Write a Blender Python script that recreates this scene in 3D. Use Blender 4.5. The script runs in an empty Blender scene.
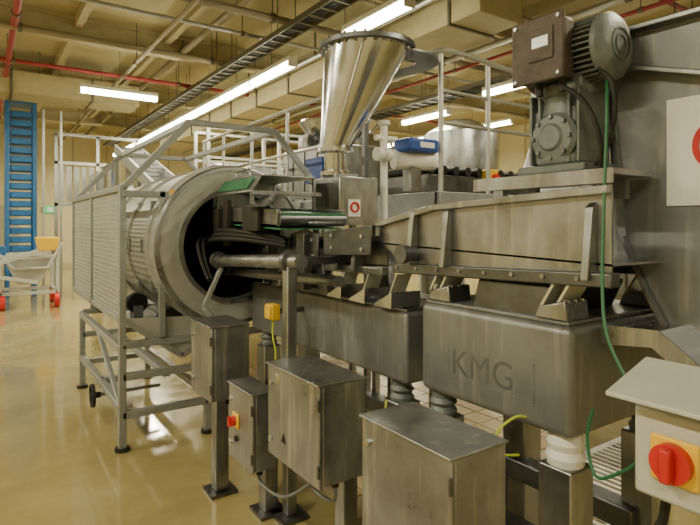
import bpy, bmesh, math, random
from mathutils import Vector, Matrix
random.seed(4)
pi=math.pi
# ---------------------------------------------------------------- materials
def mat(name,col,metal=0.0,rough=0.5,var=0.0,scale=6.0,col2=None,bump=0.0,bscale=40,rvar=0.0,stretch=(1,1,1),emit=None,es=0,coat=0,grime=0):
    m=bpy.data.materials.new(name); m.use_nodes=True
    nt=m.node_tree; N=nt.nodes; L=nt.links; b=N['Principled BSDF']
    b.inputs['Metallic'].default_value=metal; b.inputs['Roughness'].default_value=rough
    b.inputs['Base Color'].default_value=(*col,1)
    if coat: b.inputs['Coat Weight'].default_value=coat; b.inputs['Coat Roughness'].default_value=.06
    if emit:
        b.inputs['Emission Color'].default_value=(*emit,1); b.inputs['Emission Strength'].default_value=es
    if var or rvar or bump:
        tc=N.new('ShaderNodeTexCoord'); mp=N.new('ShaderNodeMapping'); mp.inputs['Scale'].default_value=stretch
        L.new(tc.outputs['Object'],mp.inputs['Vector'])
        n=N.new('ShaderNodeTexNoise'); n.inputs['Scale'].default_value=scale; n.inputs['Detail'].default_value=7; n.inputs['Roughness'].default_value=.65
        L.new(mp.outputs[0],n.inputs['Vector'])
        if var:
            c2=col2 or tuple(c*(1-var) for c in col)
            r=N.new('ShaderNodeValToRGB'); r.color_ramp.elements[0].position=.35; r.color_ramp.elements[1].position=.68
            r.color_ramp.elements[0].color=(*c2,1); r.color_ramp.elements[1].color=(*col,1)
            L.new(n.outputs['Fac'],r.inputs['Fac']); out=r.outputs['Color']
            if grime:   # vertical run marks and spots of product residue
                mp2=N.new('ShaderNodeMapping'); mp2.inputs['Scale'].default_value=(14,14,1.6); L.new(tc.outputs['Object'],mp2.inputs['Vector'])
                n3=N.new('ShaderNodeTexNoise'); n3.inputs['Scale'].default_value=1.6; n3.inputs['Detail'].default_value=4; L.new(mp2.outputs[0],n3.inputs['Vector'])
                r3=N.new('ShaderNodeValToRGB'); r3.color_ramp.elements[0].position=.54; r3.color_ramp.elements[1].position=.72
                r3.color_ramp.elements[0].color=(0,0,0,1); r3.color_ramp.elements[1].color=(grime,grime,grime,1); L.new(n3.outputs['Fac'],r3.inputs['Fac'])
                mx=N.new('ShaderNodeMix'); mx.data_type='RGBA'; L.new(r3.outputs['Color'],mx.inputs[0]); L.new(out,mx.inputs[6]); mx.inputs[7].default_value=(.62,.61,.58,1); out=mx.outputs[2]
            L.new(out,b.inputs['Base Color'])
        if rvar:
            mr=N.new('ShaderNodeMapRange'); mr.inputs['From Min'].default_value=.3; mr.inputs['From Max'].default_value=.7
            mr.inputs['To Min'].default_value=max(.03,rough-rvar); mr.inputs['To Max'].default_value=rough+rvar
            L.new(n.outputs['Fac'],mr.inputs['Value']); L.new(mr.outputs[0],b.inputs['Roughness'])
        if bump:
            n2=N.new('ShaderNodeTexNoise'); n2.inputs['Scale'].default_value=bscale; L.new(mp.outputs[0],n2.inputs['Vector'])
            bp=N.new('ShaderNodeBump'); bp.inputs['Strength'].default_value=bump; bp.inputs['Distance'].default_value=.01
            L.new(n2.outputs['Fac'],bp.inputs['Height']); L.new(bp.outputs[0],b.inputs['Normal'])
    return m
STEEL=mat('stainless_steel',(.40,.415,.44),1,.36,var=.38,scale=4,rvar=.12,bump=.05,bscale=60,stretch=(1,1,.7),grime=.4)
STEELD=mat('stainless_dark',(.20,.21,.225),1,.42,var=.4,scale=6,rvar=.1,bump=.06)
STEELB=mat('stainless_polished',(.66,.68,.71),1,.2,var=.2,scale=4,rvar=.08,bump=.03,bscale=12)
BOXST=mat('stainless_cabinet',(.37,.385,.41),.85,.36,var=.4,scale=4,rvar=.12,bump=.05,bscale=22,grime=.55)
BEAD=mat('bead_blasted_steel',(.275,.285,.30),.65,.48,var=.3,scale=3,rvar=.1,bump=.05,grime=.25)
FRAME=mat('painted_frame_grey',(.31,.33,.34),.4,.42,var=.2,scale=8)
DRUM=mat('drum_steel',(.50,.51,.50),.45,.45,var=.22,scale=3,grime=.25)
DARKST=mat('drum_inside_dark',(.055,.052,.045),.5,.6,var=.3)  # near-black colour for the drum's inner wall and flights
DARK=mat('dark_interior',(.03,.028,.022),.3,.6)
BLACK=mat('black_rubber',(.010,.010,.010),0,.65)
RUST=mat('motor_brown_paint',(.105,.082,.07),.2,.55,var=.5,scale=14,bump=.2)
GEAR=mat('gear_grey_paint',(.18,.21,.215),.25,.48,var=.4,scale=10,bump=.15)
WHITE=mat('white_plastic',(.75,.75,.74),0,.4)
CREAM=mat('cream_guard',(.52,.53,.50),.1,.45,var=.15,scale=5)
RED=mat('red_paint',(.55,.02,.02),0,.35)
REDP=mat('red_pipe_paint',(.28,.03,.03),0,.5)
YEL=mat('yellow_paint',(.80,.50,.03),0,.4)
BLUE=mat('blue_paint',(.02,.14,.38),0,.45,var=.3)
DBLUE=mat('dark_blue_cover',(.02,.07,.34),0,.4)
GREEN=mat('green_cable',(.02,.13,.06),0,.45)
GREENB=mat('green_belt',(.03,.16,.08),0,.5)
YG=mat('earth_wire',(.50,.60,.05),0,.4)
BRONZE=mat('leaf_spring',(.60,.60,.50),.6,.35)
RING=mat('galvanised_pipe',(.44,.45,.44),.8,.4)
TUBE=mat('lamp_glow',(1,1,1),0,.5,emit=(1.0,.96,.70),es=34)
LAMPB=mat('lamp_housing',(.7,.68,.58),0,.5)
PIPEC=mat('ceiling_pipe',(.26,.22,.14),.2,.5)
TRAYM=mat('cable_tray_metal',(.14,.13,.09),.5,.5)
CONCR=mat('beam_paint',(.42,.36,.20),0,.7,var=.15)
MARK=mat('faded_embossing',(.20,.205,.21),.65,.48,var=.3,scale=8)
# ---------------------------------------------------------------- primitives
def ortho(d):
    d=Vector(d).normalized(); up=Vector((0,0,1)) if abs(d.z)<.95 else Vector((1,0,0))
    x=d.cross(up).normalized(); y=x.cross(d).normalized(); return x,y
def P_box(x0,x1,y0,y1,z0,z1):
    v=[(x,y,z) for x in (x0,x1) for y in (y0,y1) for z in (z0,z1)]
    return v,[(0,1,3,2),(4,6,7,5),(0,4,5,1),(2,3,7,6),(0,2,6,4),(1,5,7,3)]
def P_beam(p1,p2,w,h=None):
    h=h or w; p1=Vector(p1);p2=Vector(p2); x,y=ortho(p2-p1); v=[]
    for p in (p1,p2):
        for a,b in((-1,-1),(1,-1),(1,1),(-1,1)): v.append(tuple(p+x*a*w/2+y*b*h/2))
    return v,[(0,1,2,3),(4,7,6,5),(0,4,5,1),(1,5,6,2),(2,6,7,3),(3,7,4,0)]
def P_cyl(p1,p2,r1,r2=None,n=20,cap=True):
    r2=r1 if r2 is None else r2; p1=Vector(p1);p2=Vector(p2); x,y=ortho(p2-p1); v=[];f=[]
    for p,r in((p1,r1),(p2,r2)):
        for i in range(n):
            a=2*pi*i/n; v.append(tuple(p+x*r*math.cos(a)+y*r*math.sin(a)))
    for i in range(n): j=(i+1)%n; f.append((i,j,n+j,n+i))
    if cap: f.append(tuple(range(n))[::-1]); f.append(tuple(range(n,2*n)))
    return v,f
def P_prism(poly,vec):
    vec=Vector(vec); n=len(poly); v=[tuple(Vector(p)) for p in poly]+[tuple(Vector(p)+vec) for p in poly]
    f=[tuple(range(n))[::-1],tuple(range(n,2*n))]
    for i in range(n): j=(i+1)%n; f.append((i,j,n+j,n+i))
    return v,f
def P_lathe(prof,c,axis,n=48):
    c=Vector(c);ax=Vector(axis).normalized();x,y=ortho(ax);v=[];f=[];m=len(prof)
    for (r,h) in prof:
        for i in range(n):
            a=2*pi*i/n; v.append(tuple(c+ax*h+x*r*math.cos(a)+y*r*math.sin(a)))
    for k in range(m-1):
        for i in range(n):
            j=(i+1)%n; f.append((k*n+i,k*n+j,(k+1)*n+j,(k+1)*n+i))
    return v,f
def smoothpts(pts,s=6):
    P=[Vector(p) for p in pts]; P=[P[0]]+P+[P[-1]]; o=[]
    for i in range(1,len(P)-2):
        for k in range(s):
            t=k/s; a,b,c,d=P[i-1:i+3]
            o.append(.5*((2*b)+(c-a)*t+(2*a-5*b+4*c-d)*t*t+(3*b-a-3*c+d)*t**3))
    o.append(P[-2]); return o
def P_tube(pts,r,n=10,sm=True):
    P=smoothpts(pts) if sm else [Vector(p) for p in pts]; v=[];f=[];px=None
    for i,p in enumerate(P):
        d=(P[min(i+1,len(P)-1)]-P[max(i-1,0)]).normalized()
        if px is None: x,y=ortho(d)
        else:
            x=(px-d*px.dot(d)).normalized(); y=d.cross(x)
        px=x
        for k in range(n):
            a=2*pi*k/n; v.append(tuple(p+x*r*math.cos(a)+y*r*math.sin(a)))
    for i in range(len(P)-1):
        for k in range(n): j=(k+1)%n; f.append((i*n+k,i*n+j,(i+1)*n+j,(i+1)*n+k))
    f.append(tuple(range(n))[::-1]); m=(len(P)-1)*n; f.append(tuple(range(m,m+n)))
    return v,f
def mkmesh(name,prims,m,bevel=0,smooth=True,seg=2):
    if isinstance(prims,tuple): prims=[prims]
    V=[];F=[]
    for v,f in prims:
        o=len(V); V+=v; F+=[tuple(i+o for i in q) for q in f]
    me=bpy.data.meshes.new(name); me.from_pydata(V,[],F)
    bm=bmesh.new(); bm.from_mesh(me); bmesh.ops.recalc_face_normals(bm,faces=bm.faces); bm.to_mesh(me); bm.free()
    me.materials.append(m)
    if smooth:
        me.shade_smooth(); me.set_sharp_from_angle(angle=math.radians(35))
    ob=bpy.data.objects.new(name,me); bpy.context.scene.collection.objects.link(ob)
    if bevel:
        b=ob.modifiers.new('bevel','BEVEL'); b.width=bevel; b.segments=seg; b.limit_method='ANGLE'; b.harden_normals=False
    return ob
class G:
    def __init__(s,name,loc=(0,0,0)):
        s.e=bpy.data.objects.new(name,None); s.e.location=loc; s.e.empty_display_size=.1
        bpy.context.scene.collection.objects.link(s.e); s.inv=Matrix.Translation(-Vector(loc))
    def own(s,o): o.parent=s.e; o.matrix_parent_inverse=s.inv; return o
    def add(s,n,prims,m,bevel=0,smooth=True,seg=2): return s.own(mkmesh(n,prims,m,bevel,smooth,seg))
def bolts(pts,axis,r=.012,h=.01):
    ax=Vector(axis); return [P_cyl(p,Vector(p)+ax*h,r,n=6) for p in pts]
# ---------------------------------------------------------------- camera
cam=bpy.data.cameras.new('camera'); co=bpy.data.objects.new('camera',cam); bpy.context.scene.collection.objects.link(co)
co.location=(0,0,1.6); co.rotation_euler=(pi/2,0,-math.radians(34.4)); cam.sensor_width=36; cam.lens=36*540/700; cam.shift_y=-37.5/700; cam.clip_start=.05
bpy.context.scene.camera=co
# ---------------------------------------------------------------- room shell
FLOOR=mat('epoxy_floor',(.38,.315,.145),0,.17,var=.35,scale=.8,col2=(.25,.20,.08),rvar=.14,bump=.02,bscale=2,coat=.4)
WALL=mat('wall_panel_paint',(.58,.51,.30),0,.6,var=.12,scale=1)
CEIL=mat('ceiling_paint',(.42,.36,.19),0,.7,var=.15,scale=.8)
X0,X1,Y0,Y1,H=-6,16,-5,23,5.2
mkmesh('floor',P_box(X0,X1,Y0,Y1,-.1,0),FLOOR,smooth=False)
mkmesh('ceiling',P_box(X0,X1,Y0,Y1,H,H+.1),CEIL,smooth=False)
mkmesh('wall_north',P_box(X0,X1,Y1,Y1+.1,0,H),WALL,smooth=False)
mkmesh('wall_south',P_box(X0,X1,Y0-.1,Y0,0,H),WALL,smooth=False)
mkmesh('wall_east',P_box(X1,X1+.1,Y0,Y1,0,H),WALL,smooth=False)
mkmesh('wall_west',P_box(X0-.1,X0,Y0,Y1,0,H),WALL,smooth=False)
PANEL=mat('wall_trim_paint',(.38,.33,.20),0,.5)
mkmesh('trim_1',[P_box(x,x+.05,Y1-.03,Y1,.15,H) for x in [i*1.2-5.5 for i in range(18)]],PANEL)
mkmesh('trim_2',[P_box(X1-.03,X1,y,y+.05,.15,H) for y in [i*1.2-4.5 for i in range(23)]],PANEL)
mkmesh('baseboard_north',P_box(X0,X1,Y1-.05,Y1,0,.15),PANEL)
mkmesh('baseboard_east',P_box(X1-.05,X1,Y0,Y1-.05,0,.15),PANEL)
for i,y in enumerate([2.4,6.2,10.4,14.6,18.8]):
    mkmesh('ceiling_beam',[P_box(X0,X1,y-.12,y+.12,H-.42,H-.36),P_box(X0,X1,y-.02,y+.02,H-.36,H-.05),P_box(X0,X1,y-.12,y+.12,H-.06,H)],CONCR)
for x in (-.8,1.4,2.9,5.4,7.5,9.8,12):
    mkmesh('ceiling_joist',P_box(x-.06,x+.06,Y0,Y1,H-.2,H),CONCR)
def duct(name,x0,x1,y0,y1,z0,z1):
    g=G(name,(x0,y0,z0))
    g.add('duct',P_box(x0,x1,y0,y1,z0,z1),CONCR,.01)
    if x1-x0>y1-y0:
        n=int((x1-x0)/1.5); g.add('flanges',[P_box(x0+.5+i*1.5,x0+.54+i*1.5,y0-.03,y1+.03,z0-.03,z1+.03) for i in range(n)],TRAYM)
        g.add('hangers',[P_box(x0+1+i*3,x0+1.03+i*3,y0,y0+.03,z1,H) for i in range(n//2)],TRAYM)
    else:
        n=int((y1-y0)/1.5); g.add('flanges',[P_box(x0-.03,x1+.03,y0+.5+i*1.5,y0+.54+i*1.5,z0-.03,z1+.03) for i in range(n)],TRAYM)
        g.add('hangers',[P_box(x0,x0+.03,y0+1+i*3,y0+1.03+i*3,z1,H) for i in range(n//2)],TRAYM)
duct('ventilation_duct',-3,3.0,12.9,13.8,4.3,4.75)
duct('ventilation_duct',5.1,5.9,4.6,19,4.25,4.7)
def pipe_run(name,p1,p2,r,m):
    g=G(name,p1); g.add('pipe',P_cyl(p1,p2,r,n=14),m)
    a=Vector(p1);b=Vector(p2);n=max(2,int((b-a).length/3))
    g.add('clamps',[P_cyl(a.lerp(b,(i+.5)/n)-(b-a).normalized()*.03,a.lerp(b,(i+.5)/n)+(b-a).normalized()*.03,r*1.35,n=14) for i in range(n)],TRAYM)
    g.add('hanger_rods',[P_cyl(a.lerp(b,(i+.5)/n),(*a.lerp(b,(i+.5)/n).xy,H),.008,n=6) for i in range(n)],TRAYM)
pipe_run('red_sprinkler_pipe',(.42,1.5,4.62),(.42,22.5,4.62),.05,REDP)
pipe_run('red_sprinkler_pipe',(-3,3.7,4.70),(14,3.7,4.70),.035,REDP)
pipe_run('overhead_pipe',(-4,5.3,4.75),(14,5.3,4.75),.04,PIPEC)
pipe_run('overhead_pipe',(-4,5.9,4.62),(14,5.9,4.62),.025,PIPEC)
pipe_run('overhead_pipe',(-4,7.1,4.60),(14,7.1,4.60),.055,PIPEC)
pipe_run('overhead_pipe',(-4,8.2,4.70),(14,8.2,4.70),.03,RING)
pipe_run('overhead_pipe',(-4,9.6,4.60),(14,9.6,4.60),.05,PIPEC)
pipe_run('overhead_pipe',(-4,11.6,4.6),(14,11.6,4.6),.04,REDP)
pipe_run('overhead_pipe',(3.2,2,4.9),(3.2,22,4.9),.06,PIPEC)
pipe_run('overhead_pipe',(2.3,5,4.5),(2.3,22,4.5),.035,PIPEC)
pipe_run('overhead_pipe',(4.7,2,4.45),(4.7,22,4.45),.04,RING)
pipe_run('overhead_pipe',(6.8,2,4.5),(6.8,22,4.5),.05,RING)
pipe_run('overhead_pipe',(7.1,2,4.4),(7.1,22,4.4),.03,REDP)
def tray(name,x,y0,y1,z,w):
    g=G(name,(x,y0,z))
    g.add('rails',[P_box(x-w/2,x-w/2+.02,y0,y1,z,z+.08),P_box(x+w/2-.02,x+w/2,y0,y1,z,z+.08)],TRAYM)
    g.add('rungs',[P_box(x-w/2,x+w/2,y0+i*.3,y0+i*.3+.03,z,z+.02) for i in range(int((y1-y0)/.3))],TRAYM)
    g.add('cables',[P_cyl((x-w/2+.05+j*.05,y0,z+.045),(x-w/2+.05+j*.05,y1,z+.045),.025,n=8) for j in range(int(w/.05)-1)],BLACK)
    g.add('hangers',[P_cyl((x+s*w/2,y0+.5+i*2.5,z),(x+s*w/2,y0+.5+i*2.5,H),.008,n=6) for i in range(int((y1-y0)/2.5)) for s in(-1,1)],TRAYM)
tray('cable_tray',3.78,4.2,21,4.42,.3)
tray('cable_tray',7.9,3,21,4.2,.5)
def lamp(p,along='y',L=1.5,z=4.2,power=70,light=True):
    x,y=p; g=G('fluorescent_lamp',(x,y,z))
    if along=='y': bx=lambda a,b,c,d,e,f:P_box(x+a,x+b,y+c,y+d,e,f)
    else: bx=lambda a,b,c,d,e,f:P_box(x+c,x+d,y+a,y+b,e,f)
    g.add('housing',bx(-.08,.08,-L/2,L/2,z+.03,z+.10),LAMPB,.01)
    g.add('tubes',bx(-.075,.075,-L/2+.02,L/2-.02,z-.055,z+.03),TUBE,.03)
    g.add('end_caps',[bx(-.08,.08,-L/2,-L/2+.02,z-.06,z+.03),bx(-.08,.08,L/2-.02,L/2,z-.06,z+.03)],LAMPB)
    g.add('rods',[P_cyl((x,y,z+.1),(x,y,H),.006,n=6)],TRAYM)
    if light:
        ld=bpy.data.lights.new('glow','AREA'); ld.shape='RECTANGLE'; ld.size=.12; ld.size_y=L*.95; ld.energy=power; ld.color=(1,.90,.62)
        lo=bpy.data.objects.new('glow',ld); bpy.context.scene.collection.objects.link(lo)
        lo.location=(x,y,z-.07); lo.rotation_euler=(0,0,0 if along=='y' else pi/2); g.own(lo)
lamp((4.05,5.35),L=1.3,z=4.15,power=110)
y=7.5
while y<21: lamp((4.05,y+.75),z=4.15,power=100); y+=1.51
for y in (0.5,-3): lamp((4.05,y),power=100)
for y in (-2,1.5,5,8.5,12,16): lamp((-2.4,y),power=150)  # out-of-view row added to brighten the machine and cabinet fronts
for y in (2,6,9.6,11.2,12.8,14.4,18): lamp((11,y),power=90)
lamp((2.2,11.0),'x',L=1.4,z=4.1,power=60)
for p in((7.6,6.0),(7.6,12.0),(8.2,9.0)): lamp(p,z=4.0,power=90)
# ---------------------------------------------------------------- tumble drum
cx,cz=1.646,1.44
g=G('tumble_drum',(cx,4.0,cz))
prof=[(.42,.10),(.42,0),(.45,-.015),(.60,-.015),(.62,0),(.62,.12),(.64,.12),(.64,.17),(.62,.17),(.62,.75),(.64,.75),(.64,.8),(.62,.8),(.62,1.4),(.64,1.4),(.64,1.45),(.62,1.45),(.62,2.0),(.60,2.02),(.3,2.02)]
g.add('shell',P_lathe(prof,(cx,4.0,cz),(0,1,0),64),DRUM)
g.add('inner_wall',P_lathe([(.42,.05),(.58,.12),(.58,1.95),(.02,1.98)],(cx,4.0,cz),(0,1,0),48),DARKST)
g.add('lip',P_lathe([(.415,-.04),(.445,-.04),(.445,0),(.415,0),(.415,-.04)],(cx,4.0,cz),(0,1,0),48),STEEL)
g.add('outer_bead',P_lathe([(.585,-.03),(.61,-.03),(.62,-.01),(.585,-.01),(.585,-.03)],(cx,4.0,cz),(0,1,0),64),STEEL)
g.add('side_lugs',[P_box(cx+.62*math.cos(a)-.015,cx+.62*math.cos(a)+.025,4.2+dy,4.24+dy,cz+.62*math.sin(a)-.05,cz+.62*math.sin(a)+.05) for a in (pi-.5,pi,pi+.5,pi+.95) for dy in (.1,.5)],FRAME)
g.add('support_rollers',[P_cyl((cx+sx*.45,yy,.88),(cx+sx*.45,yy+.1,.88),.09) for sx in(-1,1) for yy in(4.15,5.2)],BLACK)
g.add('roller_brackets',[P_box(cx+sx*.45-.04,cx+sx*.45+.04,yy-.03,yy+.13,.74,.86) for sx in(-1,1) for yy in(4.15,5.2)],FRAME)
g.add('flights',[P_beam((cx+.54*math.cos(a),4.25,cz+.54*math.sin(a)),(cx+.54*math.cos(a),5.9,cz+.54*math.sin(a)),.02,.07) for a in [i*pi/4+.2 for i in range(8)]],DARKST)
# ---------------------------------------------------------------- guard cage with stand
g=G('drum_guard_cage',(.83,4.07,0))
T=.045; xa,xb,ya,yb=.83,2.42,4.07,6.4
g.add('corner_posts',[P_box(xa-T/2,xa+T/2,ya-T/2,ya+T/2,0.02,1.87),P_box(xa-T/2,xa+T/2,yb-T/2,yb+T/2,.95,1.87),P_box(xb-T/2,xb+T/2,ya-T/2,ya+T/2,0.02,2.0),P_box(xb-T/2,xb+T/2,yb-T/2,yb+T/2,.02,1.87),P_box(1.10-T/2,1.10+T/2,ya-T/2-.02,ya+T/2-.02,.78,1.85),P_box(xa-T/2,xa+T/2,5.25,5.25+T,.85,1.87)],FRAME,.004)
g.add('rails',[P_box(xa-T/2,xa+T/2,ya,yb,1.84,1.885),P_box(xa-T/2,xa+T/2,ya,yb,.90,.945),P_box(xa,1.14,ya-T/2-.02,ya+T/2-.02,1.80,1.845),P_box(xa,xb,yb-T/2,yb+T/2,1.84,1.885),P_box(xa,xb,yb-T/2,yb+T/2,.9,.945),
   P_box(xb-T/2,xb+T/2,ya,yb,1.84,1.885),P_box(xb-T/2,xb+T/2,ya,yb,.9,.945)],FRAME,.004)
hoop=[(xa,1.86),(1.31,2.38),(2.02,2.38),(xb,1.95)]
g.add('top_hoops',[P_beam((hoop[i][0],yy,hoop[i][1]),(hoop[i+1][0],yy,hoop[i+1][1]),.045) for i in range(3) for yy in(ya,yb)],FRAME,.004)
g.add('top_longitudinals',[P_beam((1.31,ya,2.38),(1.31,yb,2.38),.045),P_beam((2.02,ya,2.38),(2.02,yb,2.38),.045)],FRAME,.004)
w=.0035
g.add('side_mesh',[P_box(xa-w,xa+w,ya,yb,z,z+2*w) for z in [.95+i*.035 for i in range(26)]]+[P_box(xa-w,xa+w,y,y+2*w,.93,1.85) for y in [ya+.05+i*.035 for i in range(65)]],CREAM,smooth=False)
g.add('lower_guard_panel',[P_prism([(xa,ya+.02,.93),(1.25,ya+.02,.62),(1.25,ya+.03,.62),(xa,ya+.03,.93)],(0,2.2,0)),P_prism([(1.25,ya+.02,.62),(1.60,ya+.02,.80),(1.60,ya+.03,.82),(1.25,ya+.03,.64)],(0,2.2,0)),P_prism([(xa+.03,ya+.01,.93),(1.25,ya+.01,.64),(1.60,ya+.01,.82),(1.5,ya+.01,.90)],(0,.01,0))],DRUM)
g.add('lower_guard_rails',[P_beam((xa,ya,.93),(1.25,ya,.62),.04),P_beam((1.25,ya,.62),(1.62,ya,.80),.04)],FRAME)
g.add('warning_tag',P_box(1.15,1.20,ya-.05,ya-.045,1.82,1.86),YEL)
S=.05
legs=[(xa,4.07),(1.45,4.07),(xa,5.88),(1.45,5.88)]
g.add('stand_legs',[P_box(x-S/2,x+S/2,y-S/2,y+S/2,.02,.75) for x,y in legs],FRAME,.004)
g.add('stand_rails',[P_beam((xa,y,z),(1.45,y,z),.05) for y in(4.07,5.88) for z in(.52,.25)]+[P_beam((x,4.07,z),(x,5.88,z),.05) for x in(xa,1.45) for z in(.72,.30)]+[P_beam((xa,4.07,.28),(xa,5.0,.7),.035),P_beam((xa,4.9,.3),(1.45,4.9,.3),.05),P_beam((1.14,4.07,.5),(1.14,5.88,.5),.05)]+[P_beam((xa,4.07,.745),(xb,4.07,.745),.05),P_beam((xa,5.88,.745),(xb,5.88,.745),.05)],FRAME,.004)
g.add('feet',[P_cyl((x,y,0),(x,y,.025),.05) for x,y in legs+[(xb,4.07),(xb,6.4)]],BLACK)
g.add('hand_wheel',[P_lathe([(.075,-.012),(.095,-.012),(.095,.012),(.075,.012),(.075,-.012)],(.76,4.85,.2),(1,0,0),32),P_cyl((.74,4.85,.2),(.82,4.85,.2),.025),P_beam((.76,4.77,.2),(.76,4.93,.2),.015),P_beam((.76,4.85,.12),(.76,4.85,.28),.015)],BLACK)
g.add('wheel_spindle',P_cyl((.76,4.85,.2),(1.3,4.85,.2),.015),STEEL)
# ---------------------------------------------------------------- vibratory conveyor (two sections)
g=G('vibratory_conveyor',(2.0,2.5,0))
g.add('reaction_mass',P_box(1.70,2.45,1.12,1.90,.84,1.24),BEAD,.03,seg=5)
g.add('mass_lid',P_box(1.72,2.43,1.14,1.88,1.24,1.255),BEAD,.004)
g.add('name_plate_border',[P_box(1.6985,1.702,1.27,1.72,z,z+.005) for z in(.935,1.075)]+[P_box(1.6985,1.702,y,y+.005,.935,1.08) for y in(1.27,1.714)],BEAD)
tx=bpy.data.curves.new('lettering','FONT'); tx.body='KMG'; tx.size=.155; tx.extrude=.0004; tx.space_character=1.02; tx.materials.append(MARK)
to=bpy.data.objects.new('lettering',tx); bpy.context.scene.collection.objects.link(to)
to.matrix_world=Matrix(((0,0,-1,1.6994),(-1,0,0,1.70),(0,1,0,.955),(0,0,0,1))); to.parent=g.e; to.matrix_parent_inverse=g.inv
g.add('reaction_mass_far',P_box(1.75,2.3,2.06,3.92,.80,1.16),BEAD,.02,seg=4)
g.add('mass_far_lid',P_box(1.77,2.28,2.08,3.9,1.16,1.175),STEEL,.004)
pan=[(1.75,1.0,1.44),(1.75,2.10,1.41),(1.75,2.28,1.52),(1.75,2.28,1.60),(1.75,1.85,1.68),(1.75,1.0,1.72)]
g.add('pan_side',P_prism(pan,(.008,0,0)),STEEL)
g.add('pan_side_rear',P_prism([(2.42,p[1],p[2]) for p in pan],(.008,0,0)),STEEL)
g.add('pan_floor',P_prism([(1.75,1.0,1.46),(1.75,2.28,1.50),(1.75,2.28,1.508),(1.75,1.0,1.468)],(.67,0,0)),STEELB)
g.add('pan_rim',[P_beam((1.735,1.0,1.72),(1.735,1.85,1.68),.03),P_beam((1.735,1.85,1.68),(1.735,2.28,1.60),.03),P_beam((2.43,1.0,1.72),(2.43,1.85,1.68),.03)],STEEL,.004)
g.add('pan_lower_channel',[P_beam((1.74,.98,1.415),(1.74,2.12,1.385),.06,.05),P_beam((2.4,.98,1.415),(2.4,2.12,1.385),.06,.05)],STEELD,.006)
g.add('channel_bolts',bolts([(1.71,1.1+.14*i,1.415-.0035*i) for i in range(8)],(-1,0,0),.009,.008),STEEL)
g.add('pan_gussets',[P_prism([(1.75,y,1.41),(1.69,y,1.41),(1.72,y,1.66),(1.75,y,1.68)],(0,.03,0)) for y in(1.05,1.74,1.97)],STEEL,.003)
g.add('cross_tube',[P_cyl((1.66,2.0,1.46),(2.5,2.0,1.46),.045)],STEELD)
g.add('drive_block',P_prism([(1.74,1.28,1.245),(1.74,1.62,1.245),(1.74,1.58,1.375),(1.74,1.22,1.375)],(.5,0,0)),STEELD,.01)
g.add('clamp_feet',[P_prism([(1.71,y,1.256),(1.71,y+.14,1.256),(1.71,y+.12,1.30),(1.71,y+.01,1.33)],(.14,0,0)) for y in(1.14,1.72)]+[P_prism([(2.29,y,1.256),(2.29,y+.14,1.256),(2.29,y+.12,1.30),(2.29,y+.01,1.33)],(.14,0,0)) for y in(1.14,1.72)],STEEL,.006)
g.add('leaf_springs',[P_prism([(x,y,1.30),(x,y+.012,1.30),(x,y-.055,1.41),(x,y-.067,1.41)],(.12,0,0)) for x in(1.72,2.3) for y in(1.19,1.25,1.79,1.85)],BRONZE)
g.add('spring_bolts',bolts([(1.735+i*.045,y,1.30) for i in range(3) for y in(1.16,1.74,1.83)],(0,0,1),.012,.03),STEELB)
g.add('far_pan_side',[P_prism([(1.78,2.25,1.36),(1.78,4.5,1.30),(1.78,4.5,1.47),(1.78,2.25,1.53)],(.008,0,0)),P_prism([(2.22,2.25,1.36),(2.22,4.5,1.30),(2.22,4.5,1.47),(2.22,2.25,1.53)],(.008,0,0))],STEEL)
g.add('far_pan_floor',P_prism([(1.78,2.25,1.38),(1.78,4.6,1.32),(1.78,4.6,1.328),(1.78,2.25,1.388)],(.44,0,0)),STEELB)
g.add('far_pan_rim',[P_beam((1.77,2.25,1.53),(1.77,4.5,1.47),.028),P_beam((2.23,2.25,1.53),(2.23,4.5,1.47),.028),P_beam((1.765,2.25,1.355),(1.765,4.4,1.30),.05,.04)],STEEL,.004)
g.add('far_gussets',[P_prism([(1.78,y,1.34),(1.70,y,1.34),(1.72,y,1.52),(1.78,y,1.54)],(0,.035,0)) for y in(2.45,2.62,3.1,3.55)],STEELD,.003)
g.add('far_drive_arm',[P_prism([(1.72,2.75,1.18),(1.72,2.95,1.18),(1.72,3.05,1.46),(1.72,2.85,1.46)],(.06,0,0)),P_prism([(2.2,2.75,1.18),(2.2,2.95,1.18),(2.2,3.05,1.46),(2.2,2.85,1.46)],(.06,0,0)),P_cyl((1.68,2.92,1.36),(2.3,2.92,1.36),.05)],STEELD,.006)
g.add('far_clamps',[P_prism([(1.70,y,1.176),(1.70,y+.15,1.176),(1.70,y+.14,1.195),(1.70,y,1.26)],(.2,0,0)) for y in(2.12,2.35,2.58,3.35,3.6)],STEELB,.004)
g.add('far_springs',[P_prism([(1.74,y,1.20),(1.74,y+.01,1.20),(1.74,y-.07,1.35),(1.74,y-.08,1.35)],(.1,0,0)) for y in(2.2,2.43,2.66,3.43,3.68)],BRONZE)
g.add('far_bolts',bolts([(1.75+i*.045,y,1.21) for i in range(3) for y in(2.15,2.38,2.61,3.38)],(0,0,1),.011,.03),STEELD)
g.add('transfer_plates',[P_prism([(1.69,2.28,1.44),(1.69,2.75,1.42),(1.69,2.75,1.56),(1.69,2.28,1.60)],(.012,0,0)),P_prism([(1.68,2.80,1.36),(1.68,3.15,1.36),(1.68,3.15,1.54),(1.68,2.95,1.58),(1.68,2.80,1.54)],(.012,0,0)),P_box(1.64,1.70,2.9,3.0,1.2,1.55)],STEELD,.004)
g.add('transfer_bolts',bolts([(1.69,y,z) for y in(2.35,2.65) for z in(1.47,1.54)]+[(1.68,y,z) for y in(2.86,3.1) for z in(1.41,1.51)],(-1,0,0),.012,.012),STEELB)
lg=[(1.79,1.2),(2.36,1.2),(1.79,1.84),(2.36,1.84),(1.84,2.2),(1.84,3.8),(2.2,3.8)]
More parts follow.
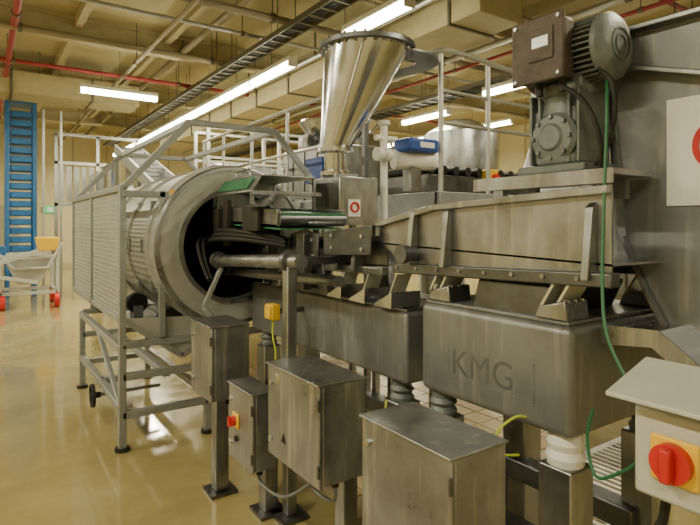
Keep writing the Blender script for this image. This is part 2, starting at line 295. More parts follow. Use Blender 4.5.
isop=[(.001,.0),(.06,0),(.065,.02),(.05,.04),(.065,.06),(.05,.08),(.055,.12),(.001,.12)]
g.add('isolator_near',[P_lathe([(.001,0),(.065,0),(.072,.03),(.06,.055),(.068,.08),(.055,.12),(.001,.12)],(*lg[0],.72),(0,0,1),24)],WHITE)
g.add('isolators',[P_lathe(isop,(x,y,.72 if y<2 else .68),(0,0,1),24) for x,y in lg[1:]],GEAR)
g.add('legs',[P_box(x-.07,x+.07,y-.07,y+.07,.0,.72 if y<2 else .68) for x,y in lg],STEEL,.008)
g.add('floor_frame',[P_beam((1.79,1.2,.35),(1.79,3.8,.35),.1,.1),P_beam((2.3,1.2,.35),(2.3,3.8,.35),.1,.1),P_beam((1.79,1.2,.2),(2.36,1.2,.2),.1),P_beam((1.79,3.8,.35),(2.2,3.8,.35),.1)],STEELD,.008)
g.add('support_column',[P_box(1.37,1.43,2.60,2.66,.02,1.42)],STEEL,.006)
g.add('column_foot',[P_box(1.32,1.48,2.55,2.71,0,.02)],STEELD)
g.add('support_tube',P_cyl((1.40,2.5,1.405),(1.40,3.75,1.345),.04),STEEL)
g.add('tube_yokes',[P_beam((1.40,2.63,1.40),(1.75,2.63,1.40),.05,.04),P_beam((1.40,3.6,1.34),(1.75,3.6,1.32),.05,.04),P_lathe([(.04,-.02),(.06,-.02),(.06,.02),(.04,.02)],(1.40,2.63,1.40),(0,1,0),20),P_lathe([(.04,-.02),(.06,-.02),(.06,.02),(.04,.02)],(1.40,3.7,1.35),(0,1,0),20)],STEELD)
g.add('second_tube',[P_cyl((1.58,2.4,1.30),(1.58,4.05,1.24),.03),P_cyl((1.40,3.72,1.35),(1.75,3.72,1.35),.03)],STEEL)
g.add('hoses',[P_tube([(1.66,3.1,1.46+.02*i),(1.48,3.4,1.50+.025*i),(1.40+.02*i,3.75,1.50+.03*i),(1.44+.03*i,4.05,1.46+.03*i),(1.5+.03*i,4.3,1.40+.02*i)],.017) for i in range(3)],BLACK)
g.add('hose_bundle',[P_tube([(1.34+.02*i,3.72,1.20),(1.31+.03*i,3.80,1.34),(1.32+.04*i,3.90,1.47),(1.44+.04*i,4.1,1.50)],.014) for i in range(2)],BLACK)
g.add('drop_arm',[P_beam((1.42,3.70,1.30),(1.30,3.72,1.02),.05,.03),P_beam((1.30,3.72,1.02),(1.42,3.68,.86),.05,.03)],FRAME,.004)
# ---------------------------------------------------------------- belt feeder reaching into the drum
g=G('belt_feeder',(1.75,3.6,1.55))
fx0,fx1=1.50,1.98
g.add('side_frames',[P_prism([(x,2.98,1.60),(x,4.3,1.65),(x,4.3,1.75),(x,2.98,1.70)],(.02,0,0)) for x in(fx0,fx1)],STEEL,.003)
g.add('belt',P_prism([(fx0+.02,2.95,1.66),(fx0+.02,4.3,1.72),(fx0+.02,4.3,1.735),(fx0+.02,2.95,1.675)],(fx1-fx0-.02,0,0)),GREENB)
g.add('belt_return',P_prism([(fx0+.02,2.98,1.57),(fx0+.02,4.3,1.62),(fx0+.02,4.3,1.63),(fx0+.02,2.98,1.58)],(fx1-fx0-.02,0,0)),GREENB)
g.add('rollers',[P_cyl((fx0+.01,2.99,1.635),(fx1+.01,2.99,1.635),.045),P_cyl((fx0+.01,4.27,1.69),(fx1+.01,4.27,1.69),.045)],STEELD)
g.add('guards',[P_box(fx0-.03,fx0,3.2,3.45,1.56,1.74),P_box(fx0-.04,fx0,3.7,3.78,1.45,1.78),P_box(fx0-.05,fx0,3.85,3.95,1.52,1.72)],DARK,.005)
g.add('support_arms',[P_beam((fx0+.01,3.3,1.60),(1.70,3.3,1.46),.04,.03),P_beam((fx0+.01,3.85,1.62),(1.72,3.85,1.46),.04,.03),P_beam((1.97,3.3,1.60),(1.97,3.3,1.40),.03),P_beam((1.97,3.85,1.62),(1.97,3.85,1.38),.03)],STEELD)
g.add('hood',[P_prism([(fx0-.02,3.30,1.82),(fx0-.02,4.05,1.82),(fx0+.06,4.03,1.93),(fx0+.06,3.32,1.93)],(.0,0,.01)),P_prism([(fx0+.06,3.32,1.93),(fx0+.06,4.03,1.93),(fx1,4.03,1.93),(fx1,3.32,1.93)],(0,0,.01)),P_box(fx0-.02,fx1,4.02,4.04,1.74,1.92),P_box(fx0-.03,fx1+.02,3.28,3.30,1.80,1.83)],STEEL,.003)
g.add('hood_window',P_prism([(fx0-.012,3.40,1.845),(fx0-.012,3.95,1.845),(fx0+.045,3.95,1.925),(fx0+.045,3.40,1.925)],(-.004,0,.004)),GREENB)
g.add('hood_handle',P_tube([(fx0+.05,3.5,1.95),(fx0+.05,3.5,1.99),(fx0+.05,3.75,1.99),(fx0+.05,3.75,1.95)],.008,sm=False),STEEL)
g.add('hood_struts',[P_beam((fx0,yy,1.70),(fx0,yy,1.83),.02) for yy in(3.35,3.98)]+[P_beam((fx1,yy,1.70),(fx1,yy,1.93),.02) for yy in(3.35,3.98)],STEEL)
g.add('tilted_tray',P_prism([(fx0-.08,2.98,1.71),(fx0-.08,3.32,1.72),(fx0+.1,3.3,1.80),(fx0+.1,3.0,1.79)],(.012,0,.006)),STEEL)
# ---------------------------------------------------------------- seasoning hopper on stand
g=G('seasoning_hopper',(2.3,3.2,1.3))
def loft(c1,r1,c2,r2,n=56,steps=10):
    v=[];f=[]
    for s in range(steps+1):
        t=s/steps; c=Vector(c1).lerp(Vector(c2),t); r=r1+(r2-r1)*t
        for i in range(n): a=2*pi*i/n; v.append((c.x+r*math.cos(a),c.y+r*math.sin(a),c.z))
    for s in range(steps):
        for i in range(n): j=(i+1)%n; f.append((s*n+i,s*n+j,(s+1)*n+j,(s+1)*n+i))
    return v,f
ct=(2.36,3.22,2.90); cb=(2.15,3.33,2.16)
g.add('cone',loft(ct,.315,cb,.11),STEELB)
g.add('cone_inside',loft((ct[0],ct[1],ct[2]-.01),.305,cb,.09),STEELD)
g.add('cone_seam',P_beam((ct[0]-.20,ct[1]-.24,ct[2]-.02),(cb[0]-.068,cb[1]-.087,cb[2]+.02),.012,.006),STEEL)
g.add('top_flange',P_lathe([(.30,-.02),(.355,-.02),(.355,.012),(.30,.012),(.30,-.02)],ct,(0,0,1),56),STEELD)
g.add('flange_bolts',[P_cyl((ct[0]+.332*math.cos(a),ct[1]+.332*math.sin(a),ct[2]-.04),(ct[0]+.332*math.cos(a),ct[1]+.332*math.sin(a),ct[2]+.03),.011,n=6) for a in[i*pi/14 for i in range(28)]],STEELB)
g.add('side_ring_plate',[P_lathe([(.18,.0),(.36,.0),(.36,.012),(.18,.012),(.18,.0)],(2.66,3.30,2.86),(0,0,1),40),P_beam((2.66,3.66,2.86),(2.66,3.66,1.9),.04)],STEELD)
g.add('spout',P_lathe([(.11,.0),(.135,0),(.135,-.03),(.085,-.04),(.08,-.16),(.11,-.17),(.11,-.2),(.0,-.2)],cb,(0,0,1),32),STEELB)
g.add('feeder_body',[P_box(2.05,2.38,3.12,3.46,1.62,1.94)],STEEL,.008)
g.add('feeder_neck',[P_box(2.08,2.28,3.22,3.42,1.90,1.97)],STEEL,.005)
g.add('warning_plate',P_box(2.12,2.22,3.112,3.12,1.66,1.78),WHITE)
g.add('warning_ring',[P_lathe([(.025,-.004),(.038,-.004),(.038,.004),(.025,.004)],(2.17,3.108,1.725),(0,1,0),24)],RED)
g.add('feeder_legs',[P_box(x,x+.04,y,y+.04,0,1.63) for x in(2.36,2.5) for y in(3.12,3.42)],STEEL)
g.add('feeder_shelf',[P_box(2.04,2.56,3.1,3.48,1.60,1.63)],STEEL)
g.add('dosing_pipe_vertical',[P_cyl((2.50,3.2,1.63),(2.50,3.2,2.35),.028),P_cyl((2.42,3.2,2.25),(2.62,3.2,2.25),.022),P_cyl((2.50,3.2,2.35),(2.50,3.2,2.38),.045)],WHITE)
g.add('valve',[P_lathe([(.0,-.06),(.05,-.06),(.05,-.02),(.03,0),(.05,.02),(.05,.06),(.0,.06)],(2.45,3.15,2.12),(1,0,0),20)],WHITE)
g=G('dosing_motor',(2.78,3.2,2.1))
g.add('body',P_cyl((2.60,3.21,2.10),(2.92,3.12,2.10),.075,n=28),WHITE)
g.add('control_head',P_box(2.60,2.90,3.02,3.22,2.15,2.25),DBLUE,.02)
g.add('head_label',P_box(2.70,2.84,3.012,3.02,2.18,2.22),WHITE)
g.add('bracket',[P_box(2.7,2.8,3.12,3.22,1.86,2.05)],STEEL)
# ---------------------------------------------------------------- platform
g=G('mezzanine_platform',(4.0,4.5,0))
g.add('deck',[P_box(2.95,5.4,3.1,8.5,1.80,1.85)],STEELD)
g.add('edge_beams',[P_box(2.92,2.98,3.07,8.5,1.66,1.86),P_box(2.92,5.4,3.04,3.10,1.66,1.86)],FRAME,.005)
g.add('columns',[P_box(x-.05,x+.05,y-.05,y+.05,0,1.8) for x in(3.05,5.3) for y in(3.2,5.8,8.4)],FRAME,.005)
ps=[(2.96,3.07),(3.5,3.07),(4.1,3.07),(4.7,3.07),(5.3,3.07)]
g.add('railing_posts',[P_cyl((x,y,1.8),(x,y,2.93),.02,n=12) for x,y in ps]+[P_cyl((2.95,y,1.8),(2.95,y,2.93),.02,n=12) for y in(4.6,5.6,6.6,7.6,8.45)],RING)
g.add('railing_top',[P_tube([(2.96,3.3,2.95),(2.96,3.07,2.96),(3.2,3.05,2.96),(4.0,3.05,2.92),(5.3,3.05,2.92)],.021),P_cyl((2.96,3.07,2.4),(5.3,3.07,2.4),.016,n=12),P_cyl((2.96,3.07,2.65),(5.3,3.07,2.65),.016,n=12),P_cyl((2.95,4.6,2.93),(2.95,8.45,2.93),.021,n=12),P_cyl((2.95,4.6,2.42),(2.95,8.45,2.42),.016,n=12)],RING)
g.add('steps_ladder',[P_beam((2.72,4.7,0),(2.90,4.7,1.85),.04),P_beam((2.72,5.2,0),(2.90,5.2,1.85),.04)]+[P_cyl((2.73+.17*i/8,4.7,.2+.22*i),(2.73+.17*i/8,5.2,.2+.22*i),.015,n=10) for i in range(8)],FRAME)
g=G('weighing_machine',(4.2,5.6,1.85))
g.add('cabinet',P_box(3.3,4.3,5.2,6.4,1.852,2.55),STEEL,.02)
g.add('top_bowl',P_lathe([(.0,.0),(.35,.05),(.5,.25),(.52,.27),(.5,.29),(.33,.1),(0,.08)],(3.8,5.8,2.62),(0,0,1),40),STEELB)
g.add('screen',P_box(3.27,3.30,5.35,5.75,2.1,2.4),DBLUE,.01)
g.add('panel_seams',[P_box(3.292,3.30,5.2+i*.3,5.21+i*.3,1.9,2.5) for i in range(1,4)]+[P_box(3.3+i*.25,3.31+i*.25,5.192,5.2,1.9,2.5) for i in range(1,4)],DARK)
g.add('buckets',[P_prism([(3.8+.45*math.cos(a)-.06,5.8+.45*math.sin(a)-.06,2.55),(3.8+.45*math.cos(a)+.06,5.8+.45*math.sin(a)-.06,2.55),(3.8+.45*math.cos(a)+.04,5.8+.45*math.sin(a)-.06,2.72),(3.8+.45*math.cos(a)-.04,5.8+.45*math.sin(a)-.06,2.72)],(0,.12,0)) for a in[i*pi/5 for i in range(10)]],STEELB)
g.add('mast_and_hoses',[P_beam((3.45,5.1,1.86),(3.45,5.1,3.4),.06),P_beam((3.45,5.1,3.4),(4.2,5.3,3.4),.06),P_tube([(3.45,5.1,3.3),(3.55,5.15,3.0),(3.6,5.2,2.6)],.02),P_tube([(4.1,5.28,3.4),(4.1,5.4,3.1),(3.9,5.6,2.8)],.03)],FRAME)
g=G('roller_table',(3.5,3.6,1.85))
g.add('cabinet',P_box(3.2,4.6,3.5,4.1,1.852,2.05),STEELD,.01)
g.add('rollers',[P_cyl((3.25+.15*i,3.48,2.09),(3.25+.15*i,4.1,2.09),.04) for i in range(9)],BLACK)
g.add('stop_button_box',P_box(3.9,4.02,3.40,3.5,1.95,2.12),YEL,.01)
g.add('stop_button',P_cyl((3.96,3.40,2.04),(3.96,3.36,2.04),.035),RED)
# ---------------------------------------------------------------- gear motor
g=G('gear_motor',(1.95,1.33,1.78))
g.add('mount_plate',[P_box(1.80,2.06,1.02,1.66,1.775,1.80),P_box(2.06,2.25,1.28,1.66,1.775,1.80)],STEEL,.004)
g.add('plate_edge',[P_box(1.795,1.80,1.02,1.66,1.745,1.80)],STEEL,.002)
g.add('plate_supports',[P_box(x,x+.03,y,y+.05,1.70,1.775) for x in(1.80,2.02) for y in(1.1,1.5)],BEAD)
g.add('base_foot',P_box(1.83,2.05,1.15,1.45,1.80,1.835),GEAR,.008)
g.add('gear_housing',[P_lathe([(.0,0),(.11,0),(.115,.03),(.105,.08),(.11,.16),(.10,.2),(.09,.26),(.12,.28),(.12,.32),(.0,.32)],(1.94,1.29,1.83),(0,0,1),36),P_box(1.86,2.03,1.20,1.39,1.84,2.06)],GEAR,.012)
g.add('housing_cover',[P_lathe([(.0,0),(.045,0),(.055,.01),(.085,.015),(.10,.03),(.10,.06),(.0,.06)],(1.815,1.29,1.94),(1,0,0),32)],GEAR)
g.add('cover_bolts',[P_cyl((1.82,1.29+.08*math.cos(a),1.94+.08*math.sin(a)),(1.84,1.29+.08*math.cos(a),1.94+.08*math.sin(a)),.009,n=6) for a in[i*pi/4 for i in range(8)]],STEELD)
g.add('housing_ribs',[P_box(1.845,2.05,y,y+.012,1.84,2.12) for y in(1.18,1.22,1.35,1.39)],GEAR,.003)
mc=Vector((1.935,1.26,2.265))
g.add('stator',P_cyl(mc+Vector((0,-.15,0)),mc+Vector((0,.15,0)),.10,n=40),RUST)
g.add('cooling_fins',[P_prism([mc+Vector((.095*math.cos(a)-.003*math.sin(a),-.14,.095*math.sin(a)+.003*math.cos(a))),mc+Vector((.127*math.cos(a)-.003*math.sin(a),-.14,.127*math.sin(a)+.003*math.cos(a))),mc+Vector((.127*math.cos(a)+.003*math.sin(a),-.14,.127*math.sin(a)-.003*math.cos(a))),mc+Vector((.095*math.cos(a)+.003*math.sin(a),-.14,.095*math.sin(a)-.003*math.cos(a)))],(0,.27,0)) for a in[i*2*pi/36 for i in range(36)]],GEAR)
g.add('fan_cowl',[P_lathe([(.0,-.0),(.07,.0),(.11,.015),(.125,.03),(.125,.05),(.11,.05)],mc+Vector((0,-.19,0)),(0,1,0),40),P_lathe([(.03,-.004),(.036,-.004),(.036,.004),(.03,.004)],mc+Vector((0,-.19,0)),(0,1,0),24),P_lathe([(.055,-.004),(.061,-.004),(.061,.004),(.055,.004)],mc+Vector((0,-.19,0)),(0,1,0),24)],GEAR)
g.add('end_bell',P_lathe([(.12,0),(.12,.03),(.08,.06),(.0,.06)],mc+Vector((0,.14,0)),(0,1,0),40),RUST)
g.add('terminal_box',P_box(1.76,1.84,1.19,1.40,2.15,2.38),RUST,.02)
g.add('terminal_lid',P_box(1.745,1.76,1.18,1.41,2.14,2.39),RUST,.012)
g.add('lid_screws',bolts([(1.745,y,z) for y in(1.20,1.39) for z in(2.16,2.37)],(-1,0,0),.008,.005),STEEL)
g.add('lid_recess',P_box(1.740,1.745,1.22,1.33,2.22,2.34),RUST,.003)
g.add('name_plate',P_box(1.738,1.741,1.24,1.31,2.27,2.31),STEEL)
g.add('motor_feet',[P_box(1.86,2.03,1.18,1.39,2.12,2.18)],GEAR,.01)
g.add('cable_glands',[P_cyl((1.80,1.22,2.10),(1.80,1.22,2.15),.014),P_cyl((1.80,1.32,2.10),(1.80,1.32,2.15),.014)],BLACK)
g.add('motor_cable',[P_tube([(1.80,1.22,2.12),(1.79,1.14,2.06),(1.77,1.08,1.98),(1.79,1.06,1.88),(1.82,1.08,1.80)],.009),P_tube([(1.84,1.10,2.16),(1.82,1.04,2.10),(1.82,1.03,1.98),(1.84,1.07,1.88),(1.85,1.12,1.82)],.009)],BLACK)
g=G('vibrator_cone',(2.1,1.7,1.7))
g.add('cone',P_lathe([(.0,0),(.10,0),(.10,.03),(.05,.2),(.03,.34),(.045,.36),(.045,.4),(.0,.4)],(2.13,1.54,1.801),(0,0,1),32),STEEL)
# ---------------------------------------------------------------- large product chute
g=G('product_chute',(2.1,.7,1.2))
CX=2.10; sc=CX/1.95
side=[(CX,y*sc,1.6+(z-1.6)*sc) for y,z in((1.14,2.30),(1.12,2.14),(1.06,1.56),(.98,1.37),(.82,1.09),(.25,1.00),(.25,2.28))]
g.add('side_sheet',P_prism(side,(.006,0,0)),BEAD,.002)
g.add('rear_sheet',P_prism([(2.65,p[1],p[2]) for p in side],(.006,0,0)),BEAD)
g.add('end_sheets',[P_prism([side[i],side[i+1],(2.65,*side[i+1][1:]),(2.65,*side[i][1:])],(0,.006,0)) for i in range(5)],BEAD)
g.add('fold_flange',[P_beam((CX-.03,1.22,2.24),(CX-.03,.3,1.95),.08,.02)],STEEL,.004)
g.add('top_flange',[P_beam((CX-.02,1.23,2.355),(CX-.02,.2,2.335),.06,.02)],STEEL,.004)
g.add('edge_flange',[P_beam((CX-.02,side[i][1],side[i][2]),(CX-.02,side[i+1][1],side[i+1][2]),.03,.012) for i in range(1,5)],STEEL)
g.add('legs',[P_box(2.5,2.56,y,y+.06,0,1.1) for y in(.3,.75)]+[P_box(2.5,2.56,.3,.81,.5,.56)],STEEL,.004)
g.add('discharge_lip',[P_prism([(1.86,1.1,1.22),(1.86,.92,1.24),(1.86,.65,1.06),(1.86,.65,1.04),(1.86,.9,1.20),(1.86,1.1,1.20)],(.6,0,0))],STEELB,.003)
g.add('lip_side',[P_prism([(1.85,1.1,1.17),(1.85,.92,1.19),(1.85,.65,1.00),(1.85,.65,1.07),(1.85,.9,1.25),(1.85,1.1,1.24)],(.01,0,0))],STEEL)
g.add('lip_brackets',[P_beam((2.52,.7,1.05),(2.0,.7,1.05),.04)],STEEL)
g=G('prohibition_sign',(2.08,.85,1.85))
g.add('plate',P_box(CX-.008,CX-.001,.62,.985,1.67,2.06),WHITE)
def ringY(r0,r1,c,n=40): return P_lathe([(r0,-.002),(r1,-.002),(r1,.002),(r0,.002),(r0,-.002)],c,(1,0,0),n)
sx=CX-.011
g.add('red_ring',ringY(.075,.097,(sx,.80,1.88)),RED)
g.add('red_bar',P_beam((sx,.80-.06,1.88-.06),(sx,.80+.06,1.88+.06),.004,.018),RED)
g.add('pictogram',[P_box(sx-.001,sx+.001,.785,.815,1.84,1.92)],BLACK)
# ---------------------------------------------------------------- electrical enclosures
def cabinet(name,x0,x1,y0,y1,z0,z1,post=True):
    g=G(name,(x0,(y0+y1)/2,0))
    g.add('body',P_box(x0+.02,x1,y0,y1,z0,z1),BOXST,.006)
    g.add('door',P_box(x0,x0+.018,y0-.004,y1+.004,z0-.004,z1+.004),BOXST,.006)
    g.add('rain_lip',P_box(x0-.01,x1,y0-.01,y1+.01,z1,z1+.01),BOXST,.003)
    g.add('locks',[P_cyl((x0-.012,y1-.04,z),(x0,y1-.04,z),.013) for z in(z0+.08,z1-.08)],STEELB)
    g.add('hinges',[P_cyl((x0-.004,y0-.006,z),(x0-.004,y0-.006,z+.05),.007) for z in(z0+.05,z1-.1)],STEELD)
    g.add('glands',[P_cyl(((x0+x1)/2,y0+.06+i*.07,z0-.04),((x0+x1)/2,y0+.06+i*.07,z0),.016) for i in range(int((y1-y0-.08)/.07))],BLACK)
    if post:
        px,py=post; g.add('post',P_box(px-.04,px+.04,py-.04,py+.04,.02,z1-.1),STEEL,.005); g.add('foot_plate',P_box(px-.08,px+.08,py-.08,py+.08,0,.02),STEELD)
        g.add('post_bracket',P_box(min(px,x1)-.01,max(px,x1)+.02,py-.03,py+.03,z1-.15,z1-.1),STEELD)
    return g
cabinet('electrical_cabinet',1.10,1.34,3.03,3.38,.57,1.0,(1.19,3.12))
c=cabinet('electrical_cabinet',1.15,1.29,2.57,2.88,.32,.72,(1.33,2.75))
c.add('switch_plate',P_box(1.138,1.15,2.73,2.81,.50,.58),YEL,.004); c.add('switch_knob',[P_cyl((1.115,2.77,.54),(1.14,2.77,.54),.026),P_box(1.10,1.12,2.762,2.778,.515,.565)],RED)
c.add('push_button',P_cyl((1.14,2.77,.44),(1.15,2.77,.44),.016),BLACK)
c=cabinet('electrical_cabinet',1.15,1.39,1.91,2.38,.506,.93,(1.45,2.15))
c.add('rating_label',P_box(1.147,1.151,2.25,2.30,.86,.90),STEELB)
c.add('warning_mark',P_prism([(1.149,2.20,.60),(1.149,2.24,.60),(1.149,2.22,.64)],(-.002,0,0)),BLACK)
cabinet('electrical_cabinet',1.15,1.40,1.153,1.60,.40,.90,(1.46,1.35))
g=G('junction_box',(1.5,3.0,1.15))
g.add('box',P_box(1.5,1.56,3.05,3.15,1.0,1.10),YEL,.008); g.add('lid',P_box(1.49,1.5,3.06,3.14,1.01,1.09),YEL,.004)
g.add('bracket',P_beam((1.55,3.1,1.05),(1.76,3.1,1.05),.03),STEELD)
g.add('conduit',[P_tube([(1.53,3.1,1.0),(1.52,3.08,.90),(1.50,3.0,.80),(1.42,2.9,.70)],.006)],YG)
g=G('isolator_switch',(1.4,.6,0))
g.add('box',P_box(1.36,1.54,.45,.72,.93,1.15),CREAM,.01)
g.add('canopy',P_prism([(1.30,.40,1.17),(1.30,.76,1.17),(1.50,.76,1.23),(1.50,.40,1.23)],(0,0,.012)),CREAM,.003)
g.add('switch_plate',P_box(1.348,1.36,.565,.675,.985,1.095),YEL,.006)
g.add('switch_collar',P_cyl((1.325,.62,1.04),(1.35,.62,1.04),.046,n=32),RED)
g.add('switch_knob',P_box(1.30,1.326,.607,.633,1.0,1.08),RED,.006)
g.add('post',P_box(1.48,1.54,.52,.58,.02,.95),STEEL,.004); g.add('foot_plate',P_box(1.42,1.60,.46,.64,0,.02),STEEL)
g.add('cable_tail',P_tube([(1.45,.68,.93),(1.45,.69,.85),(1.47,.72,.75),(1.5,.7,.5),(1.51,.6,.2)],.012),BLACK)
g=G('power_cable',(1.78,1.1,1.8))
g.add('cable',P_tube([(1.86,1.08,2.12),(1.80,1.045,2.05),(1.77,1.03,1.92),(1.745,1.02,1.80),(1.70,1.0,1.60),(1.66,.98,1.40),(1.62,.94,1.25),(1.60,.86,1.12),(1.58,.80,1.02),(1.58,.82,.92),(1.60,.90,.84),(1.62,.98,.80),(1.64,1.02,.90),(1.64,1.0,1.0)],.0055),GREEN)
g=G('earthing_wire',(1.6,1.5,.6))
g.add('wire',[P_tube([(1.74,1.3,.86),(1.66,1.32,.88),(1.60,1.36,.82),(1.62,1.36,.74),(1.70,1.34,.72)],.005),P_tube([(1.5,1.9,.82),(1.48,1.88,.76),(1.52,1.85,.72),(1.60,1.85,.74)],.005)],YG)
g=G('control_cable',(1.2,2.4,.3))
g.add('cables',[P_tube([(1.27,1.97,.47),(1.27,1.98,.40),(1.29,2.15,.36),(1.30,2.3,.42),(1.33,2.5,.6),(1.40,2.6,.8)],.008),P_tube([(1.22,2.65,.29),(1.22,2.6,.24),(1.24,2.4,.25),(1.27,2.2,.38),(1.27,2.1,.48)],.008)],GEAR)
g=G('floor_drain_grate',(3.4,2.0,0))
g.add('frame',[P_box(2.7,5.0,1.55,1.60,0,.01),P_box(2.7,5.0,2.15,2.2,0,.01)],WHITE)
g.add('bars',[P_box(2.7+i*.06,2.73+i*.06,1.6,2.15,0,.008) for i in range(39)],WHITE)
TILE=mat('floor_tile',(.48,.36,.18),0,.3,var=.25,scale=3)
g=G('floor_tiling',(3.0,3.5,0))
g.add('tiles',[P_box(1.7+i*.2,1.89+i*.2,2.4+j*.2,2.59+j*.2,.0,.006) for i in range(14) for j in range(16)],TILE)
# ---------------------------------------------------------------- background left
g=G('bucket_elevator',(.75,14,0))
g.add('frame',[P_box(x,x+.08,14,14.08,0,4.4) for x in(.45,.97)]+[P_box(x,x+.08,14.5,14.58,0,4.4) for x in(.45,.97)],BLUE,.01)
g.add('buckets',[P_box(.54,.97,14.05,14.45,z,z+.14) for z in[.4+i*.2 for i in range(19)]],BLUE,.02)
g.add('top_drive',P_box(.45,1.05,13.95,14.65,4.3,4.45),BLUE,.03)
g.add('side_rails',[P_box(x,x+.05,13.9,13.95,0,4.2) for x in(1.15,1.5)],RING)
g=G('product_trolley',(.85,12.4,0))
g.add('frame',[P_beam((x,y,.25),(x,y,1.0),.06) for x in(.3,1.25) for y in(12.0,12.9)]+[P_beam((.3,y,z),(1.25,y,z),.06) for y in(12,12.9) for z in(.3,1.0)]+[P_beam((x,12,z),(x,12.9,z),.06) for x in(.3,1.25) for z in(.3,1.0)],CREAM)
g.add('tray',P_prism([(.1,11.95,1.25),(.5,11.95,.75),(1.1,11.95,.75),(1.35,11.95,1.25),(1.3,11.95,1.25),(1.07,11.95,.79),(.53,11.95,.79),(.15,11.95,1.25)],(0,1.0,0)),CREAM,.01)
g.add('lower_hopper',P_prism([(.35,12.1,.95),(1.2,12.1,.95),(.95,12.1,.45),(.6,12.1,.45)],(0,.7,0)),CREAM,.01)
g.add('yellow_bin',P_prism([(.95,12.0,1.1),(1.25,12.0,1.1),(1.30,12.0,1.36),(.90,12.0,1.36)],(0,.6,0)),YEL,.02)
g.add('drive',P_box(.15,.4,12.0,12.3,1.0,1.2),BLUE,.02)
g.add('wheels',[P_cyl((x,y,.14),(x+.08,y,.14),.14) for x in(.3,1.2) for y in(12.0,12.85)],RED)
g.add('forks',[P_beam((-.2,11.6,.75),(.9,12,.5),.07),P_beam((-.2,11.6,.75),(.9,11.9,1.1),.07)],CREAM)
g.add('fork_leg',P_beam((-.2,11.6,.0),(-.2,11.6,.75),.05),CREAM)
g=G('product_trolley',(-.6,13.5,0))
g.add('frame',[P_beam((x,y,.2),(x,y,1.0),.06) for x in(-1.2,-.2) for y in(13.2,14)]+[P_beam((-1.2,y,z),(-.2,y,z),.06) for y in(13.2,14) for z in(.3,1.0)],CREAM)
g.add('tub',P_prism([(-1.3,13.1,1.3),(-1.1,13.1,.8),(-.3,13.1,.8),(-.1,13.1,1.3)],(0,1.0,0)),CREAM,.02)
g.add('wheels',[P_cyl((x,y,.1),(x+.06,y,.1),.1) for x in(-1.2,-.25) for y in(13.2,14)],RED)
g=G('strip_curtain_enclosure',(2.5,17,0))
g.add('posts',[P_box(x,x+.08,16,16.08,0,4.0) for x in(1.6,2.6,3.6)]+[P_box(1.6,3.7,16,16.08,z,z+.08) for z in(2.1,3.2,3.95)],RING)
g.add('strips',[P_box(1.7+i*.18,1.83+i*.18,16.02+.02*(i%2),16.03+.02*(i%2),2.2,3.15) for i in range(11)],CREAM)
g=G('packing_machine',(3,13.5,0))
g.add('body',[P_box(2.2,3.6,12.8,14.2,0,1.7),P_box(2.4,3.3,13,14,1.7,2.4)],STEEL,.03)
g.add('door_panel',[P_box(2.17,2.2,13.0,13.5,.5,1.5),P_box(2.5,3.2,12.77,12.8,.6,1.5)],DARK)
g.add('feed_tube',P_cyl((2.85,13.5,2.4),(2.85,13.5,3.1),.2,.35),STEELB)
g=G('inclined_conveyor',(2.5,9.5,0))
for s,x in enumerate((2.2,2.66)):
    g.add('side_%d'%s,P_prism([(x,7.2,1.6),(x,11.5,3.0),(x,11.5,3.2),(x,7.2,1.8)],(.04,0,0)),RING)
g.add('belt',P_prism([(2.24,7.2,1.74),(2.24,11.5,3.14),(2.24,11.5,3.16),(2.24,7.2,1.76)],(.42,0,0)),STEELD)
g.add('legs',[P_beam((x,y,0),(x,y,z),.07) for x in(2.2,2.7) for y,z in((7.6,1.72),(9.5,2.34),(11.3,2.92))],RING)
g.add('cleats',[P_box(2.26,2.64,7.4+i*.3,7.43+i*.3,1.8+i*.0977,1.88+i*.0977) for i in range(13)],STEEL)
g=G('access_gantry',(3.8,10,0))
g.add('deck',P_box(3.4,6.5,9.6,10.4,2.3,2.36),TRAYM)
g.add('posts',[P_beam((x,y,0),(x,y,3.4),.06) for x in(3.45,4.9,6.4) for y in(9.65,10.35)],RING)
g.add('rails',[P_beam((3.45,y,z),(6.4,y,z),.045) for y in(9.65,10.35) for z in(2.85,3.4)],RING)
g.add('bins',[P_box(3.6+i*.7,4.1+i*.7,9.75,10.2,2.36,2.75) for i in range(4)],STEEL,.02)
g=G('process_tank',(4.3,12,0))
g.add('vessel',P_lathe([(.0,3.3),(.25,3.28),(.6,3.1),(.6,1.6),(.15,1.0),(.0,1.0)],(3.2,15.2,0),(0,0,1),40),STEELB)
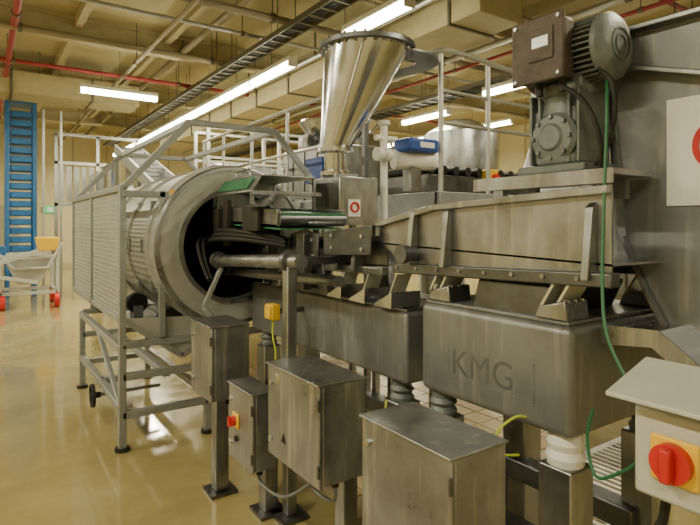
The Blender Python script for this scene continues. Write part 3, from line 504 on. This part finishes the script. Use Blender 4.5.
g.add('legs',[P_beam((3.2+a*.5,15.2+b*.5,0),(3.2+a*.5,15.2+b*.5,2.0),.07) for a in(-1,1) for b in(-1,1)],RING)
g.add('motor',P_cyl((3.2,15.2,3.3),(3.2,15.2,3.65),.12),BLUE)
g=G('exit_sign',(1.5,Y1,2.3)); g.add('panel',P_box(1.9,2.4,Y1-.1,Y1-.04,2.05,2.3),mat('exit_green',(.02,.35,.12),0,.4,emit=(.05,.6,.2),es=.8)); g.add('pictogram',P_box(2.05,2.25,Y1-.11,Y1-.1,2.1,2.25),WHITE)
mkmesh('door_1',P_box(.3,1.15,Y1-.09,Y1-.052,0,2.3),mat('door_paint',(.35,.32,.22),0,.5))
g=G('storage_silo',(9,9,0))
g.add('shell',P_lathe([(.0,3.9),(.3,3.9),(.8,3.6),(.8,1.6),(.25,.8),(.0,.8)],(8.8,8.5,0),(0,0,1),40),STEEL)
g.add('legs',[P_box(8.8+.6*a-.05,8.8+.6*a+.05,8.5+.6*b-.05,8.5+.6*b+.05,0,2.0) for a in(-1,1) for b in(-1,1)],FRAME)
g=G('sorting_machine',(8,4.5,0))
g.add('body',[P_box(7.0,9.0,4.2,5.4,.4,2.3),P_box(7.3,8.6,4.3,5.2,2.3,3.0)],STEEL,.03)
g.add('panels',[P_box(7.1+i*.65,7.65+i*.65,4.18,4.2,.6,2.1) for i in range(3)],FRAME,.01)
g.add('legs',[P_box(x,x+.08,y,y+.08,0,.42) for x in(7.05,8.85) for y in(4.25,5.3)],STEEL)
g=G('rear_conveyor',(6,3,0))
g.add('bed',P_box(3.6,7.5,1.4,1.9,.85,1.0),STEEL,.01) 
g.add('legs',[P_box(x,x+.06,y,y+.06,0,.86) for x in(3.8,5.5,7.3) for y in(1.42,1.8)],STEEL)
g.add('belt',P_box(3.58,7.52,1.43,1.87,1.0,1.015),CREAM)
w=bpy.data.worlds.new('w'); bpy.context.scene.world=w; w.use_nodes=True
w.node_tree.nodes['Background'].inputs[0].default_value=(1,.85,.55,1); w.node_tree.nodes['Background'].inputs[1].default_value=.3
